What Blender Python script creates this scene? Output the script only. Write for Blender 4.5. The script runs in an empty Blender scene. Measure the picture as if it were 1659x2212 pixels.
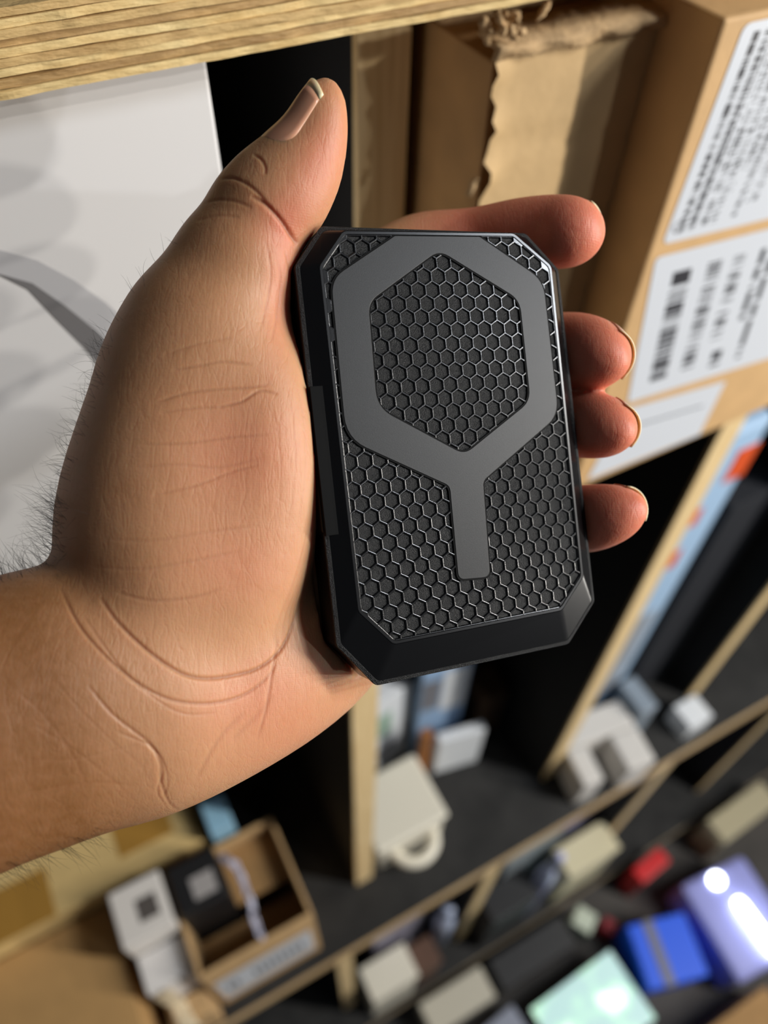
import bpy, bmesh, math, random
import numpy as np
from mathutils import Matrix, Vector

random.seed(7); rng = np.random.default_rng(7)
S = bpy.context.scene; COL = S.collection

# ------------------------------------------------------------------ camera
F = 1661.0; PX, PY = 829.5, 1106.0                       # focal length and centre in photo pixels
_V = np.array([785 - PX, 2440 - PY, F]); _H = np.array([5560 - PX, -804 - PY, F])
_d = _V / np.linalg.norm(_V); _h = _H / np.linalg.norm(_H); _h -= _d * (_h @ _d); _h /= np.linalg.norm(_h)
_n = np.cross(_d, _h)
R = np.array([_h, -_n, -_d])                             # camera (x right, y down, z forward) -> world
CAM = np.array([0.0, -0.2377, 1.85])
cd = bpy.data.cameras.new('camera'); co = bpy.data.objects.new('camera', cd); COL.objects.link(co)
cd.sensor_fit = 'VERTICAL'; cd.sensor_height = 36.0; cd.lens = F / 2212 * 36.0; cd.clip_start = 0.01
mw = Matrix.Identity(4)
for i in range(3):
    mw[i][0], mw[i][1], mw[i][2], mw[i][3] = R[i, 0], -R[i, 1], -R[i, 2], CAM[i]
co.matrix_world = mw; S.camera = co
cd.dof.use_dof = True; cd.dof.focus_distance = 0.187; cd.dof.aperture_fstop = cd.lens / 4.0

# ------------------------------------------------------------------ light
w = bpy.data.worlds.new('world'); S.world = w; w.use_nodes = True
w.node_tree.nodes['Background'].inputs[0].default_value = (0.80, 0.88, 1.0, 1)
w.node_tree.nodes['Background'].inputs[1].default_value = 0.055
def lamp(name, loc, target, power, size, color):
    l = bpy.data.lights.new(name, 'AREA'); l.shape = 'DISK'; l.size = size; l.energy = power; l.color = color
    o = bpy.data.objects.new(name, l); COL.objects.link(o); o.location = loc
    o.rotation_euler = (Vector(target) - Vector(loc)).to_track_quat('-Z', 'Y').to_euler(); return o
def from_shelf(a, b, c, dist=2.0):                       # direction along the shelf, up, out into the room
    d = np.array([a, -c, b]); return np.array([0.05, -0.08, 1.70]) + d / np.linalg.norm(d) * dist
KEY = (1.0, 0.955, 0.885)
for bb in (-0.10, 0.06, 0.22, 0.38, 0.56):               # upright row of LED heads on the lamp stand at the right
    lamp('led_head', from_shelf(0.81, bb, 0.57), (0.05, -0.08, 1.70), 9.4, 0.045, KEY)
lamp('led_head', from_shelf(0.55, 0.22, 0.83), (0.05, -0.08, 1.70), 3.6, 0.05, (0.93, 0.95, 1.0))
lamp('ceiling_light', (1.3, -0.9, 2.8), (0.1, 0.0, 0.8), 13.0, 0.3, (0.86, 0.92, 1.0))
S.view_settings.view_transform = 'Standard'; S.view_settings.look = 'None'
S.view_settings.gamma = 1.0; S.view_settings.use_curve_mapping = False
S.view_settings.exposure = 0.0

# ------------------------------------------------------------------ helpers
def ray(px, py): return R @ np.array([(px - PX) / F, (py - PY) / F, 1.0])
def onY(px, py, y=0.0): r = ray(px, py); return CAM + r * (y - CAM[1]) / r[1]
def onZ(px, py, z): r = ray(px, py); return CAM + r * (z - CAM[2]) / r[2]
def cam2world(p): return CAM + (np.asarray(p) / 1000.0) @ R.T      # camera-space millimetres -> world metres

def rgb(r, g, b):
    f = lambda c: (c / 255 / 12.92) if c / 255 <= 0.04045 else ((c / 255 + 0.055) / 1.055) ** 2.4
    return (f(r), f(g), f(b))

def mat(name, col, rough=0.6, vary=0.0, vscale=30.0, stretch=(1, 1, 1), bump=0.0, bscale=200.0, metallic=0.0,
        spec=0.5, sss=0.0, emit=0.0, col2=None, bdist=0.001, coat=0.0, alpha=None):
    m = bpy.data.materials.new(name); m.use_nodes = True; nt = m.node_tree; b = nt.nodes['Principled BSDF']
    b.inputs['Base Color'].default_value = (*col, 1); b.inputs['Roughness'].default_value = rough
    b.inputs['Metallic'].default_value = metallic; b.inputs['Specular IOR Level'].default_value = spec
    b.inputs['Coat Weight'].default_value = coat
    if emit: b.inputs['Emission Color'].default_value = (*col, 1); b.inputs['Emission Strength'].default_value = emit
    if alpha is not None: b.inputs['Transmission Weight'].default_value = alpha
    if sss:
        b.inputs['Subsurface Weight'].default_value = sss
        b.inputs['Subsurface Radius'].default_value = (1, 0.35, 0.2); b.inputs['Subsurface Scale'].default_value = 0.003
    tc = nt.nodes.new('ShaderNodeTexCoord'); mp = nt.nodes.new('ShaderNodeMapping'); mp.inputs['Scale'].default_value = stretch
    nt.links.new(tc.outputs['Object'], mp.inputs['Vector'])
    if vary:
        no = nt.nodes.new('ShaderNodeTexNoise'); no.inputs['Scale'].default_value = vscale; no.inputs['Detail'].default_value = 6
        nt.links.new(mp.outputs['Vector'], no.inputs['Vector'])
        ra = nt.nodes.new('ShaderNodeMapRange'); ra.inputs[1].default_value = 0.3; ra.inputs[2].default_value = 0.7
        nt.links.new(no.outputs['Fac'], ra.inputs[0])
        mx = nt.nodes.new('ShaderNodeMix'); mx.data_type = 'RGBA'
        c2 = col2 if col2 else tuple(c * (1 - vary) for c in col)
        c1 = col if col2 else tuple(min(1, c * (1 + vary * 0.6)) for c in col)
        mx.inputs['A'].default_value = (*c2, 1); mx.inputs['B'].default_value = (*c1, 1)
        nt.links.new(ra.outputs[0], mx.inputs['Factor']); nt.links.new(mx.outputs['Result'], b.inputs['Base Color'])
    if bump:
        nb = nt.nodes.new('ShaderNodeTexNoise'); nb.inputs['Scale'].default_value = bscale; nb.inputs['Detail'].default_value = 4
        nt.links.new(mp.outputs['Vector'], nb.inputs['Vector'])
        bu = nt.nodes.new('ShaderNodeBump'); bu.inputs['Strength'].default_value = bump; bu.inputs['Distance'].default_value = bdist
        nt.links.new(nb.outputs['Fac'], bu.inputs['Height']); nt.links.new(bu.outputs['Normal'], b.inputs['Normal'])
    return m

def link(name, me, parent=None, material=None, smooth=False, kind=None, label=None):
    o = bpy.data.objects.new(name, me); COL.objects.link(o)
    if parent is not None: o.parent = parent
    if material is not None: me.materials.append(material)
    if smooth:
        for p in me.polygons: p.use_smooth = True
    if kind: o['kind'] = kind
    if label: o['label'] = label
    return o
def tag(o, label, cat, group=None):
    o['label'] = label; o['category'] = cat
    if group: o['group'] = group
    return o
def thing(name, label, cat, loc=(0, 0, 0), rz=0.0, group=None):
    o = bpy.data.objects.new(name, None); COL.objects.link(o); o.empty_display_size = 0.05
    o.location = loc; o.rotation_euler = (0, 0, rz); return tag(o, label, cat, group)
def mesh(name, v, f):
    me = bpy.data.meshes.new(name); me.from_pydata([tuple(map(float, p)) for p in v], [], [list(map(int, q)) for q in f]); me.update(); return me
def box_me(name, x0, x1, y0, y1, z0, z1, bev=0.0, seg=2):
    bm = bmesh.new(); bmesh.ops.create_cube(bm, size=1)
    for v in bm.verts: v.co = Vector((x0 + (v.co.x + .5) * (x1 - x0), y0 + (v.co.y + .5) * (y1 - y0), z0 + (v.co.z + .5) * (z1 - z0)))
    if bev: bmesh.ops.bevel(bm, geom=bm.edges[:], offset=bev, segments=seg, affect='EDGES', profile=0.5)
    me = bpy.data.meshes.new(name); bm.to_mesh(me); bm.free(); return me
def box(name, x0, x1, y0, y1, z0, z1, m, parent=None, bev=0.001, **k):
    return link(name, box_me(name, x0, x1, y0, y1, z0, z1, bev), parent, m, **k)
def quad_me(name, pts, thick_dir=None, th=0.0):
    pts = [np.asarray(p, float) for p in pts]; n = len(pts)
    if th:
        q = [p + np.asarray(thick_dir) * th for p in pts]
        return mesh(name, pts + q, [list(range(n)), list(range(2 * n - 1, n - 1, -1))] + [[i, n + i, n + (i + 1) % n, (i + 1) % n] for i in range(n)])
    return mesh(name, pts, [list(range(n))])
def loft(loops, cap0=False, cap1=False):
    n = len(loops[0]); v = [p for l in loops for p in l]; f = []
    for k in range(len(loops) - 1):
        for i in range(n): f.append([k * n + i, k * n + (i + 1) % n, (k + 1) * n + (i + 1) % n, (k + 1) * n + i])
    if cap0: f.append(list(range(n - 1, -1, -1)))
    if cap1: f.append([(len(loops) - 1) * n + i for i in range(n)])
    return v, f
def tube(path, radii, sides=8, cap=True):
    path = [np.asarray(p, float) for p in path]; loops = []; up = np.array([0.13, 0.31, 0.94])
    for i, p in enumerate(path):
        t = path[min(i + 1, len(path) - 1)] - path[max(i - 1, 0)]; t /= np.linalg.norm(t) + 1e-12
        a = np.cross(t, up); a /= np.linalg.norm(a) + 1e-12; b = np.cross(t, a)
        loops.append([p + radii[i] * (math.cos(q) * a + math.sin(q) * b) for q in np.linspace(0, 2 * math.pi, sides, endpoint=False)])
    return loft(loops, cap, cap)
def fillet(poly, r, n=4):
    """round the corners of a 2-D polygon; n+1 points for each corner"""
    out = []; N = len(poly); rr = r if isinstance(r, (list, tuple)) else [r] * N
    for i in range(N):
        p0, p1, p2 = (np.asarray(poly[(i + k) % N], float) for k in (-1, 0, 1))
        a = p0 - p1; b = p2 - p1; la, lb = np.linalg.norm(a), np.linalg.norm(b); a /= la; b /= lb
        ang = math.acos(np.clip(a @ b, -1, 1)); t = min(rr[i] / math.tan(ang / 2), 0.45 * la, 0.45 * lb)
        q0, q1 = p1 + a * t, p1 + b * t
        for s in np.linspace(0, 1, n + 1): out.append((1 - s) ** 2 * q0 + 2 * s * (1 - s) * p1 + s * s * q1)
    return out
def offset_poly(poly, d):
    """move every edge of a clockwise-on-screen (y down) polygon outwards by d"""
    P = [np.asarray(p, float) for p in poly]; N = len(P); L = []
    for i in range(N):
        e = P[(i + 1) % N] - P[i]; e /= np.linalg.norm(e); nn = np.array([e[1], -e[0]]); L.append((P[i] + nn * d, e))
    out = []
    for i in range(N):
        (p, e), (q, g) = L[i - 1], L[i]
        A = np.array([e, -g]).T
        out.append(p + e * np.linalg.solve(A, q - p)[0] if abs(np.linalg.det(A)) > 1e-6 else q)
    return out

MZ = 1.4818                                              # top of the middle shelf
# ------------------------------------------------------------------ materials
KRAFT = mat('kraft', rgb(196, 160, 112), 0.8, 0.12, 60, bump=0.25, bscale=350)
KRAFT_D = mat('kraft_dark', rgb(176, 136, 86), 0.8, 0.14, 40, bump=0.25, bscale=300)
KRAFT_Y = mat('kraft_yellow', rgb(226, 194, 130), 0.75, 0.08, 30, bump=0.2, bscale=300)
KRAFT_T = mat('kraft_torn', rgb(190, 158, 115), 0.85, 0.3, 120, bump=0.6, bscale=500)
TAPE = mat('packing_tape', rgb(176, 132, 62), 0.25)
BLACK_IN = mat('shelf_black', (0.004, 0.004, 0.005), 0.85, 0.4, 20)
DARKTOP = mat('counter_dark', (0.014, 0.0135, 0.0125), 0.7, 0.7, 25)
WHITE = mat('white_card', rgb(226, 224, 222), 0.55, 0.02, 10)
CREAM = mat('cream_plastic', rgb(232, 226, 208), 0.4)
PAPER = mat('white_paper', rgb(222, 226, 230), 0.6)
BLACKCARD = mat('black_card', (0.012, 0.012, 0.013), 0.5)
NAVY = mat('navy_card', (0.005, 0.0065, 0.011), 0.8)
SKYBLUE = mat('sky_blue_card', rgb(150, 195, 220), 0.5)
PALEBLUE = mat('pale_blue_bag', rgb(150, 180, 214), 0.35)
ORANGE = mat('orange_print', rgb(216, 84, 36), 0.5)
RED = mat('red_plastic', rgb(214, 30, 34), 0.4)
BLUE = mat('blue_card', rgb(16, 96, 250), 0.45)
GREYM = mat('grey_plastic', rgb(120, 120, 126), 0.45)
LAV = mat('lavender_plastic', rgb(160, 165, 232), 0.35)
def wood(name, c1, c2, sc): return mat(name, rgb(*c1), 0.7, 0.3, sc, stretch=(0.22, 0.6, 1.0), bump=1.0, bscale=900, col2=rgb(*c2), bdist=.0006)
PLY = [wood('ply_pale', (238, 212, 152), (214, 180, 118), 260), wood('ply_tan', (220, 188, 128), (188, 152, 98), 300), wood('ply_brown', (200, 164, 108), (158, 124, 78), 340)]
UPR = mat('ply_upright', rgb(240, 214, 164), 0.65, 0.25, 60, stretch=(8, 1, 0.25), bump=0.3, bscale=120, col2=rgb(212, 180, 126))
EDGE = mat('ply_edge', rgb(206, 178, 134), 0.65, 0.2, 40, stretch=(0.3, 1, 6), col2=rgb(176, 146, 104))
#%%STRUCT
# ------------------------------------------------------------------ room shell
o = box('floor', -2.5, 3.5, -3.0, 0.6, -0.05, 0.0, mat('floor_concrete', rgb(70, 66, 62), 0.7, 0.4, 8, bump=0.2, bscale=60), bev=0, kind='structure')
o = box('wall_back', -2.5, 3.5, 0.42, 0.5, 0.0, 2.9, mat('wall_dark', (0.02, 0.02, 0.021), 0.8), bev=0, kind='structure')

# ------------------------------------------------------------------ shelving
SH = thing('shelving_unit', 'tall plywood shelving with pale sawn edges and black back, holding the cartons', 'shelving', (0, 0, 0))
SX0, SX1 = -0.75, 1.9
def rough_strip(name, x0, x1, y0, y1, z0, z1, m, parent, nseg=160, amp=0.0006, seed=0):
    """one veneer layer of the sawn board edge: a strip with an uneven front"""
    r = np.random.default_rng(seed); xs = np.linspace(x0, x1, nseg + 1); v = []; f = []
    def soft(n_, k): q = r.normal(0, 1, nseg + 1 + 2 * n_); w_ = np.hanning(2 * n_ + 1); q = np.convolve(q, w_ / w_.sum(), 'valid'); return q / (q.std() + 1e-9) * k
    jy = soft(4, amp * .4) + soft(18, amp * .5); jz = soft(14, amp * .35); jt = soft(9, amp * .3)
    for i, x in enumerate(xs): v += [(x, y0 + jy[i], z0 + jz[i]), (x, y0 + jy[i] + jt[i], z1 + jz[i]), (x, y1, z1), (x, y1, z0)]
    for i in range(nseg):
        a = 4 * i; b = a + 4
        f += [[a, b, b + 1, a + 1], [a + 1, b + 1, b + 2, a + 2], [a + 2, b + 2, b + 3, a + 3], [a + 3, b + 3, b, a]]
    f += [[0, 1, 2, 3], [4 * nseg + 3, 4 * nseg + 2, 4 * nseg + 1, 4 * nseg]]
    return link(name, mesh(name, v, f), parent, m, smooth=False)
BZ0, BZ1 = 1.7565, 1.7770
bd = box('shelf_board', SX0, SX1, 0.006, 0.40, BZ0 + .0002, BZ1 - .0002, PLY[2], SH, bev=0)
NL = 9; zz = np.linspace(BZ0, BZ1, NL + 1)
for i in range(NL):
    rough_strip('ply_layer', -0.35, 0.75, 0.0005 * ((i * 7) % 3 - 1), 0.007, zz[i] + .00012, zz[i + 1] - .00012,
                PLY[(0, 2, 0, 1, 0, 2, 1, 0, 1)[i]], bd, 700, 0.00035, i)
box('shelf_board', SX0, SX1, 0.002, 0.40, 1.4605, 1.4815, PLY[1], SH, bev=.0008)
ct = box('counter_board', SX0, SX1, -0.064, 0.40, 0.672, 0.700, DARKTOP, SH, bev=.001)
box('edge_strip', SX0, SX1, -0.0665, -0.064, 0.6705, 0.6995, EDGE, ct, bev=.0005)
lb = box('lower_board', SX0, SX1, -0.105, 0.40, 0.055, 0.080, DARKTOP, SH, bev=.001)
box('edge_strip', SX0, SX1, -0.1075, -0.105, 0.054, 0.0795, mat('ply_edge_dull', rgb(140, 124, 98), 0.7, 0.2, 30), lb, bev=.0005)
box('back_panel', SX0, SX1, 0.40, 0.412, 0.0, 2.3, BLACK_IN, SH, bev=0)
def upright(x, th, y0, z0, z1):
    u = box('upright', x, x + th, y0 + .004, 0.40, z0, z1, BLACK_IN, SH, bev=.0004)
    box('edge_strip', x - .0004, x + th + .0004, y0, y0 + .004, z0, z1, UPR, u, bev=.0005)
upright(0.1500, 0.0245, 0.06, MZ, BZ0)
for x in (0.1120, 0.4250, 0.7120, 1.02, 1.33): upright(x, 0.0235, 0.0, 0.700, 1.4605)
for x in (0.0500, 0.3000, 0.6400, 0.95): upright(x, 0.0235, -0.060, 0.080, 0.672)
for x in (-0.7, 0.1, 0.9): box('foot_block', x, x + 0.08, -0.08, 0.38, 0.0, 0.055, DARKTOP, SH, bev=.002)
#%%BOXES
# ------------------------------------------------------------------ white box with grey print
WB = thing('white_box', 'large white box with a grey curved band printed on its face', 'box', (0, 0.010, MZ))
X1 = onY(446, 130, 0.010)[0]; wbz = MZ
box('box_body', X1 - 0.30, X1, 0.0, 0.26, 0.0, 0.272, WHITE, WB, bev=.0012)
def wbp(px, py, e=0.0002): p = onY(px, py, 0.010 - e); return (p[0], p[1] - 0.010, p[2] - wbz)
PB1 = mat('print_grey_light', rgb(190, 189, 190), 0.55); PB2 = mat('print_grey_dark', rgb(118, 116, 116), 0.55)
PB3 = mat('print_grey_faint', rgb(212, 209, 208), 0.55)
def strip(name, top, bot, m, e):
    v = [wbp(*p, e) for p in top] + [wbp(*p, e) for p in bot]; n = len(top)
    return link(name, mesh(name, v, [[i, n + i, n + i + 1, i + 1] for i in range(n - 1)]), WB, m)
strip('printed_band', [(-700, 640), (-480, 560), (-260, 520), (-120, 522), (0, 540), (80, 562), (160, 605), (230, 655), (290, 710), (360, 800), (420, 920), (455, 1050), (465, 1180)],
      [(-700, 720), (-480, 634), (-260, 588), (-120, 582), (0, 592), (70, 612), (140, 660), (205, 712), (262, 770), (330, 860), (390, 980), (412, 1080), (415, 1190)], PB1, .0002)
strip('printed_shade', [(-120, 582), (0, 592), (70, 612), (140, 660), (205, 712), (262, 770), (330, 860)],
      [(-120, 583), (0, 596), (60, 626), (120, 690), (180, 750), (240, 822), (300, 920)], PB2, .0002)

# black carton hidden in the gap beside it
bc = thing('black_carton', 'black carton standing in the dark gap beside the white box', 'box', (0.088, 0.10, MZ))
box('carton_body', -0.012, 0.004, 0.0, 0.2, 0.0, 0.245, mat('black_gloss', (0.009, 0.009, 0.011), 0.45), bc, bev=.001)

# ------------------------------------------------------------------ torn carton
TB = thing('torn_carton', 'battered brown carton with a torn left edge and crumpled top flap', 'box', (0.18, 0.012, MZ))
ty = 0.012
def tbp(px, py, y): p = onY(px, py, y); return np.array([p[0] - 0.18, p[1] - ty, p[2] - MZ])
tl = tbp(1062, 128, ty); tr = tbp(1416, 90, ty)
tx0, tx1, tz = tl[0], tr[0] - .0025, tl[2]
box('carton_body', tx0 + 0.002, tx1, 0.0015, 0.25, 0.0, tz - .002, KRAFT_D, TB, bev=.001)
# front sheet: creased, with a ragged left edge
nx, nz = 26, 60; v = []; f = []; r = np.random.default_rng(3)
rag = np.cumsum(r.normal(0, .0011, nz + 1)); rag -= np.linspace(rag[0], rag[-1], nz + 1); rag += r.normal(0, .0006, nz + 1)
for j in range(nz + 1):
    z = tz * j / nz
    for i in range(nx + 1):
        s = i / nx; x = tx0 + rag[j] * max(0, 1 - 6 * s) + (tx1 - tx0) * s
        cr = sum(0.0010 * math.exp(-((z - c + .012 * s) / .0022) ** 2) for c in (tz - .030, tz - .064, tz - .11, tz - .15))
        y = -0.0012 + cr + r.normal(0, .00012) - 0.003 * max(0, 1 - 5 * s) ** 2 * (0.5 + 0.5 * math.sin(j * 1.3))
        v.append((x, y, z))
for j in range(nz):
    for i in range(nx): a = j * (nx + 1) + i; f.append([a, a + 1, a + nx + 2, a + nx + 1])
link('front_sheet', mesh('front_sheet', v, f), TB, mat('kraft_creased', rgb(196, 164, 116), 0.75, 0.1, 40, bump=0.3, bscale=180), smooth=True)
# crumpled flap on the top
nx, nz = 40, 8; v = []; f = []
for j in range(nz + 1):
    t = j / nz
    for i in range(nx + 1):
        s = i / nx
        x = tx0 - 0.001 + (tx1 - tx0 + .002) * s
        y = -0.0032 - 0.0016 * math.sin(t * math.pi) + .0007 * math.sin(s * 23 + t * 4) + r.normal(0, .00025) + 0.05 * max(0, t - .75)
        z = tz + 0.0070 * t + .0004 * math.sin(s * 9 + t * 3) + r.normal(0, .0002)
        v.append((x, y, z))
for j in range(nz):
    for i in range(nx): a = j * (nx + 1) + i; f.append([a, a + 1, a + nx + 2, a + nx + 1])
fl = link('top_flap', mesh('top_flap', v, f), TB, KRAFT_T, smooth=True)
sm = fl.modifiers.new('thick', 'SOLIDIFY'); sm.thickness = 0.0015
# shredded paper at the torn corner
for k in range(26):
    c = np.array([tx0 + r.normal(0.004, .006), -0.002 + r.normal(0, .003), tz + .012 + r.normal(0, .003)]) if k < 16 else \
        np.array([tx0 - .002 + r.normal(0, .0012), -0.001 + r.normal(0, .002), tz - .075 + r.normal(0, .008)])
    d1 = r.normal(0, 1, 3); d1 /= np.linalg.norm(d1); d2 = r.normal(0, 1, 3); L = .004 + .005 * r.random()
    pts = [c + d1 * L * s + d2 * .0007 * math.sin(s * 7) for s in np.linspace(-.5, .5, 6)]
    vv, ff = tube(pts, [.0009, .0016, .0013, .0017, .0011, .0005], 5)
    link('torn_shred', mesh('torn_shred', vv, ff), TB, KRAFT_T, smooth=True)
# the shelf lip above: another torn carton lies higher behind
UB = thing('flattened_carton', 'crushed corrugated carton wedged between torn carton and board', 'box', (0.22, 0.05, MZ))
pz = tz + 0.0075
box('carton_body', -0.038, 0.034, 0.0, 0.20, tz - .0021, pz + 0.012, KRAFT_T, UB, bev=.003)
for k in range(9):
    c = np.array([-0.034 + .008 * k + r.normal(0, .002), -.002, pz + .008 + r.normal(0, .003)]); d1 = np.array([1, r.normal(0, .4), r.normal(0, .5)])
    vv, ff = tube([c + d1 * .009 * s for s in np.linspace(-.5, .5, 5)], [.001, .002, .0016, .002, .0008], 5)
    link('torn_shred', mesh('torn_shred', vv, ff), UB, KRAFT_T, smooth=True)

# ------------------------------------------------------------------ labelled carton
ly = -0.02
lp = lambda px, py, e=0.0: onY(px, py, ly - e)
LX0 = lp(1567, 41)[0]; LZ1 = lp(1567, 41)[2]
LB = thing('labelled_carton', 'brown carton with three white barcode labels on its front', 'box', (LX0, ly, MZ))
box('carton_body', 0.0, 0.36, 0.0, 0.30, 0.0, LZ1 - MZ, mat('kraft_smooth', rgb(208, 168, 116), 0.7, 0.08, 50, bump=0.15, bscale=300), LB, bev=.0015)
box('lid_seam', 0.004, 0.356, 0.148, 0.152, LZ1 - MZ - .0004, LZ1 - MZ + .0006, KRAFT_D, LB, bev=0)
def label_mat(name, cols):
    m = bpy.data.materials.new(name); m.use_nodes = True; nt = m.node_tree; b = nt.nodes['Principled BSDF']; b.inputs['Roughness'].default_value = 0.35
    uv = nt.nodes.new('ShaderNodeUVMap'); sx = nt.nodes.new('ShaderNodeSeparateXYZ'); nt.links.new(uv.outputs[0], sx.inputs[0])
    def mth(op, a, bb=None, c=None):
        n = nt.nodes.new('ShaderNodeMath'); n.operation = op
        for i, q in enumerate((a, bb, c)):
            if q is None: continue
            if isinstance(q, (int, float)): n.inputs[i].default_value = q
            else: nt.links.new(q, n.inputs[i])
        return n.outputs[0]
    ink = None
    for (u0, u1, v0, v1, freq, dens) in cols:
        a = mth('MULTIPLY', mth('GREATER_THAN', sx.outputs[0], u0), mth('LESS_THAN', sx.outputs[0], u1))
        c = mth('MULTIPLY', mth('GREATER_THAN', sx.outputs[1], v0), mth('LESS_THAN', sx.outputs[1], v1))
        fl_ = mth('FLOOR', mth('MULTIPLY', sx.outputs[1], freq)); wn = nt.nodes.new('ShaderNodeTexWhiteNoise'); wn.noise_dimensions = '2D'
        cb = nt.nodes.new('ShaderNodeCombineXYZ'); nt.links.new(fl_, cb.inputs[0]); cb.inputs[1].default_value = u0 * 91
        nt.links.new(cb.outputs[0], wn.inputs['Vector'])
        k = mth('MULTIPLY', mth('MULTIPLY', a, c), mth('LESS_THAN', wn.outputs['Value'], dens))
        ink = k if ink is None else mth('MAXIMUM', ink, k)
    mx = nt.nodes.new('ShaderNodeMix'); mx.data_type = 'RGBA'; nt.links.new(ink, mx.inputs['Factor'])
    mx.inputs['A'].default_value = (*rgb(216, 220, 226), 1); mx.inputs['B'].default_value = (*rgb(60, 60, 64), 1)
    nt.links.new(mx.outputs['Result'], b.inputs['Base Color']); return m
def label(pts, m, rad):
    """paper label: four corners in the plane of the carton front, rounded, with a 0..1 print frame"""
    P = [np.array([q[0] - LX0, q[2] - MZ]) for q in (lp(*p) for p in pts)]
    zt = LZ1 - MZ - .003; P = [np.array([max(.003, q[0]), min(max(q[1], .0025), zt)]) for q in P]
    out = fillet(P, rad, 4); v = [(q[0], -0.0003, q[1]) for q in out]; me = mesh('label', v, [list(range(len(v)))])
    A = np.array([P[1] - P[0], P[3] - P[0]]).T; ul = me.uv_layers.new(name='UVMap')
    for i, lo in enumerate(me.loops): c = np.linalg.solve(A, out[lo.vertex_index] - P[0]); ul.data[i].uv = (c[0], c[1])
    if me.polygons[0].normal.y > 0: me.flip_normals()
    return link('label', me, LB, m)
cols1 = [(.075, .115, .04, .96, 230, .62), (.145, .19, .04, .96, 230, .62), (.205, .215, .04, .8, 90, .4), (.235, .275, .05, .96, 230, .42), (.30, .34, .05, .96, 230, .40), (.355, .365, .05, .8, 80, .4),
         (.385, .42, .05, .7, 230, .42), (.45, .485, .25, .97, 230, .5), (.52, .53, .25, .9, 90, .5), (.56, .60, .25, .9, 230, .5)]
label([(1612, 40), (2000, -110), (1850, 425), (1430, 528)], label_mat('label_print_long', cols1), .004)
cols2 = [(.10, .19, .12, .88, 120, .60), (.27, .34, .12, .88, 120, .55), (.40, .46, .12, .70, 120, .45), (.44, .50, .80, .95, 40, .6), (.54, .57, .1, .6, 50, .6), (.60, .63, .2, .95, 40, .8)]
label([(1416, 556), (1840, 448), (1750, 745), (1355, 870)], label_mat('label_print_square', cols2), .003)
label([(1350, 884), (1568, 822), (1501, 957), (1268, 1036)], label_mat('label_print_plain', [(.05, .9, .3, .32, 3, .5), (.1, .8, .55, .57, 3, .5)]), .001)
pm = lp(1466, 490, .0005); ring = []
for rr in (.0030, .0025):
    ring.append([np.array([pm[0] - LX0 + rr * math.cos(q), -0.0005, pm[2] - MZ + rr * math.sin(q)]) for q in np.linspace(0, 2 * math.pi, 24, endpoint=False)])
vv, ff = loft(ring); link('printed_ring', mesh('printed_ring', vv, ff), LB, mat('ink', rgb(90, 90, 94), .5))
#%%CLUTTER
# ------------------------------------------------------------------ things on the counter, left bay
def carton(name, label_, x0, x1, y0, y1, z0, z1, m, cat='box', rz=0.0, bev=.0012, tape=None, group=None):
    cx, cy = (x0 + x1) / 2, (y0 + y1) / 2
    t = thing(name, label_, cat, (cx, cy, z0), rz, group); a, b, c = (x1 - x0) / 2, (y1 - y0) / 2, z1 - z0
    box('box_body', -a, a, -b, b, 0, c, m, t, bev)
    if tape:
        for (u0, u1, v0, v1, mm) in tape: box('tape_strip', -a + u0 * 2 * a, -a + u1 * 2 * a, -b + v0 * 2 * b, -b + v1 * 2 * b, c - .0002, c + .0006, mm, t, 0)
    return t
carton('kraft_carton', 'big yellowish kraft carton with brown tape on top, behind the gift boxes', -0.40, -0.044, 0.087, 0.34, 0.70, 0.90, KRAFT_Y, tape=[(.74, .92, .10, .36, TAPE), (.30, .52, 0, .22, TAPE)])
carton('brown_carton', 'plain darker brown carton in front of the taped kraft carton', -0.42, -0.168, -0.056, 0.084, 0.70, 0.86, mat('kraft_brown', rgb(186, 146, 92), .8, .08, 30))
carton('blue_carton', 'small sky blue carton beyond the taped kraft carton', -0.034, -0.006, 0.078, 0.118, 0.70, 0.93, SKYBLUE)
# open carton
TR = thing('open_carton', 'open kraft carton with a printed label on its front', 'box', (-0.03, 0.013, 0.70)); q = (-0.067, 0.066, -0.059, 0.060); cw = .004
box('tray_base', q[0], q[1], q[2], q[3], 0.0, 0.004, KRAFT_D, TR, .0005)
box('front_wall', q[0], q[1], q[2], q[2] + cw, 0.004, 0.205, KRAFT, TR, .0008)
box('back_wall', q[0], q[1], q[3] - cw, q[3], 0.004, 0.205, KRAFT, TR, .0008)
box('side_wall', q[0], q[0] + cw, q[2] + cw, q[3] - cw, 0.004, 0.205, KRAFT, TR, .0008)
box('side_wall', q[1] - cw, q[1], q[2] + cw, q[3] - cw, 0.004, 0.205, KRAFT, TR, .0008)
box('inner_flap', q[1] - .072, q[1] - cw, q[2] + .055, q[3] - cw, 0.172, 0.175, KRAFT_D, TR, .0005)
box('inner_panel', q[0] + cw, q[1] - cw, q[2] + cw, q[2] + .05, 0.120, 0.123, KRAFT_D, TR, .0005)
me = quad_me('front_label', [(-.060, q[2] - .0006, .03), (.058, q[2] - .0006, .03), (.058, q[2] - .0006, .145), (-.060, q[2] - .0006, .145)])
ul = me.uv_layers.new(name='UVMap')
for i, uvc in enumerate([(0, 0), (1, 0), (1, 1), (0, 1)]): ul.data[i].uv = uvc
def text_label(name):
    m = label_mat(name, [(.08 + .07 * k, .12 + .07 * k, .35, .65, 1, 1.0) for k in range(12) if k not in (2, 3)]); return m
link('front_label', me, TR, text_label('tray_label_print'))
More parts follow.
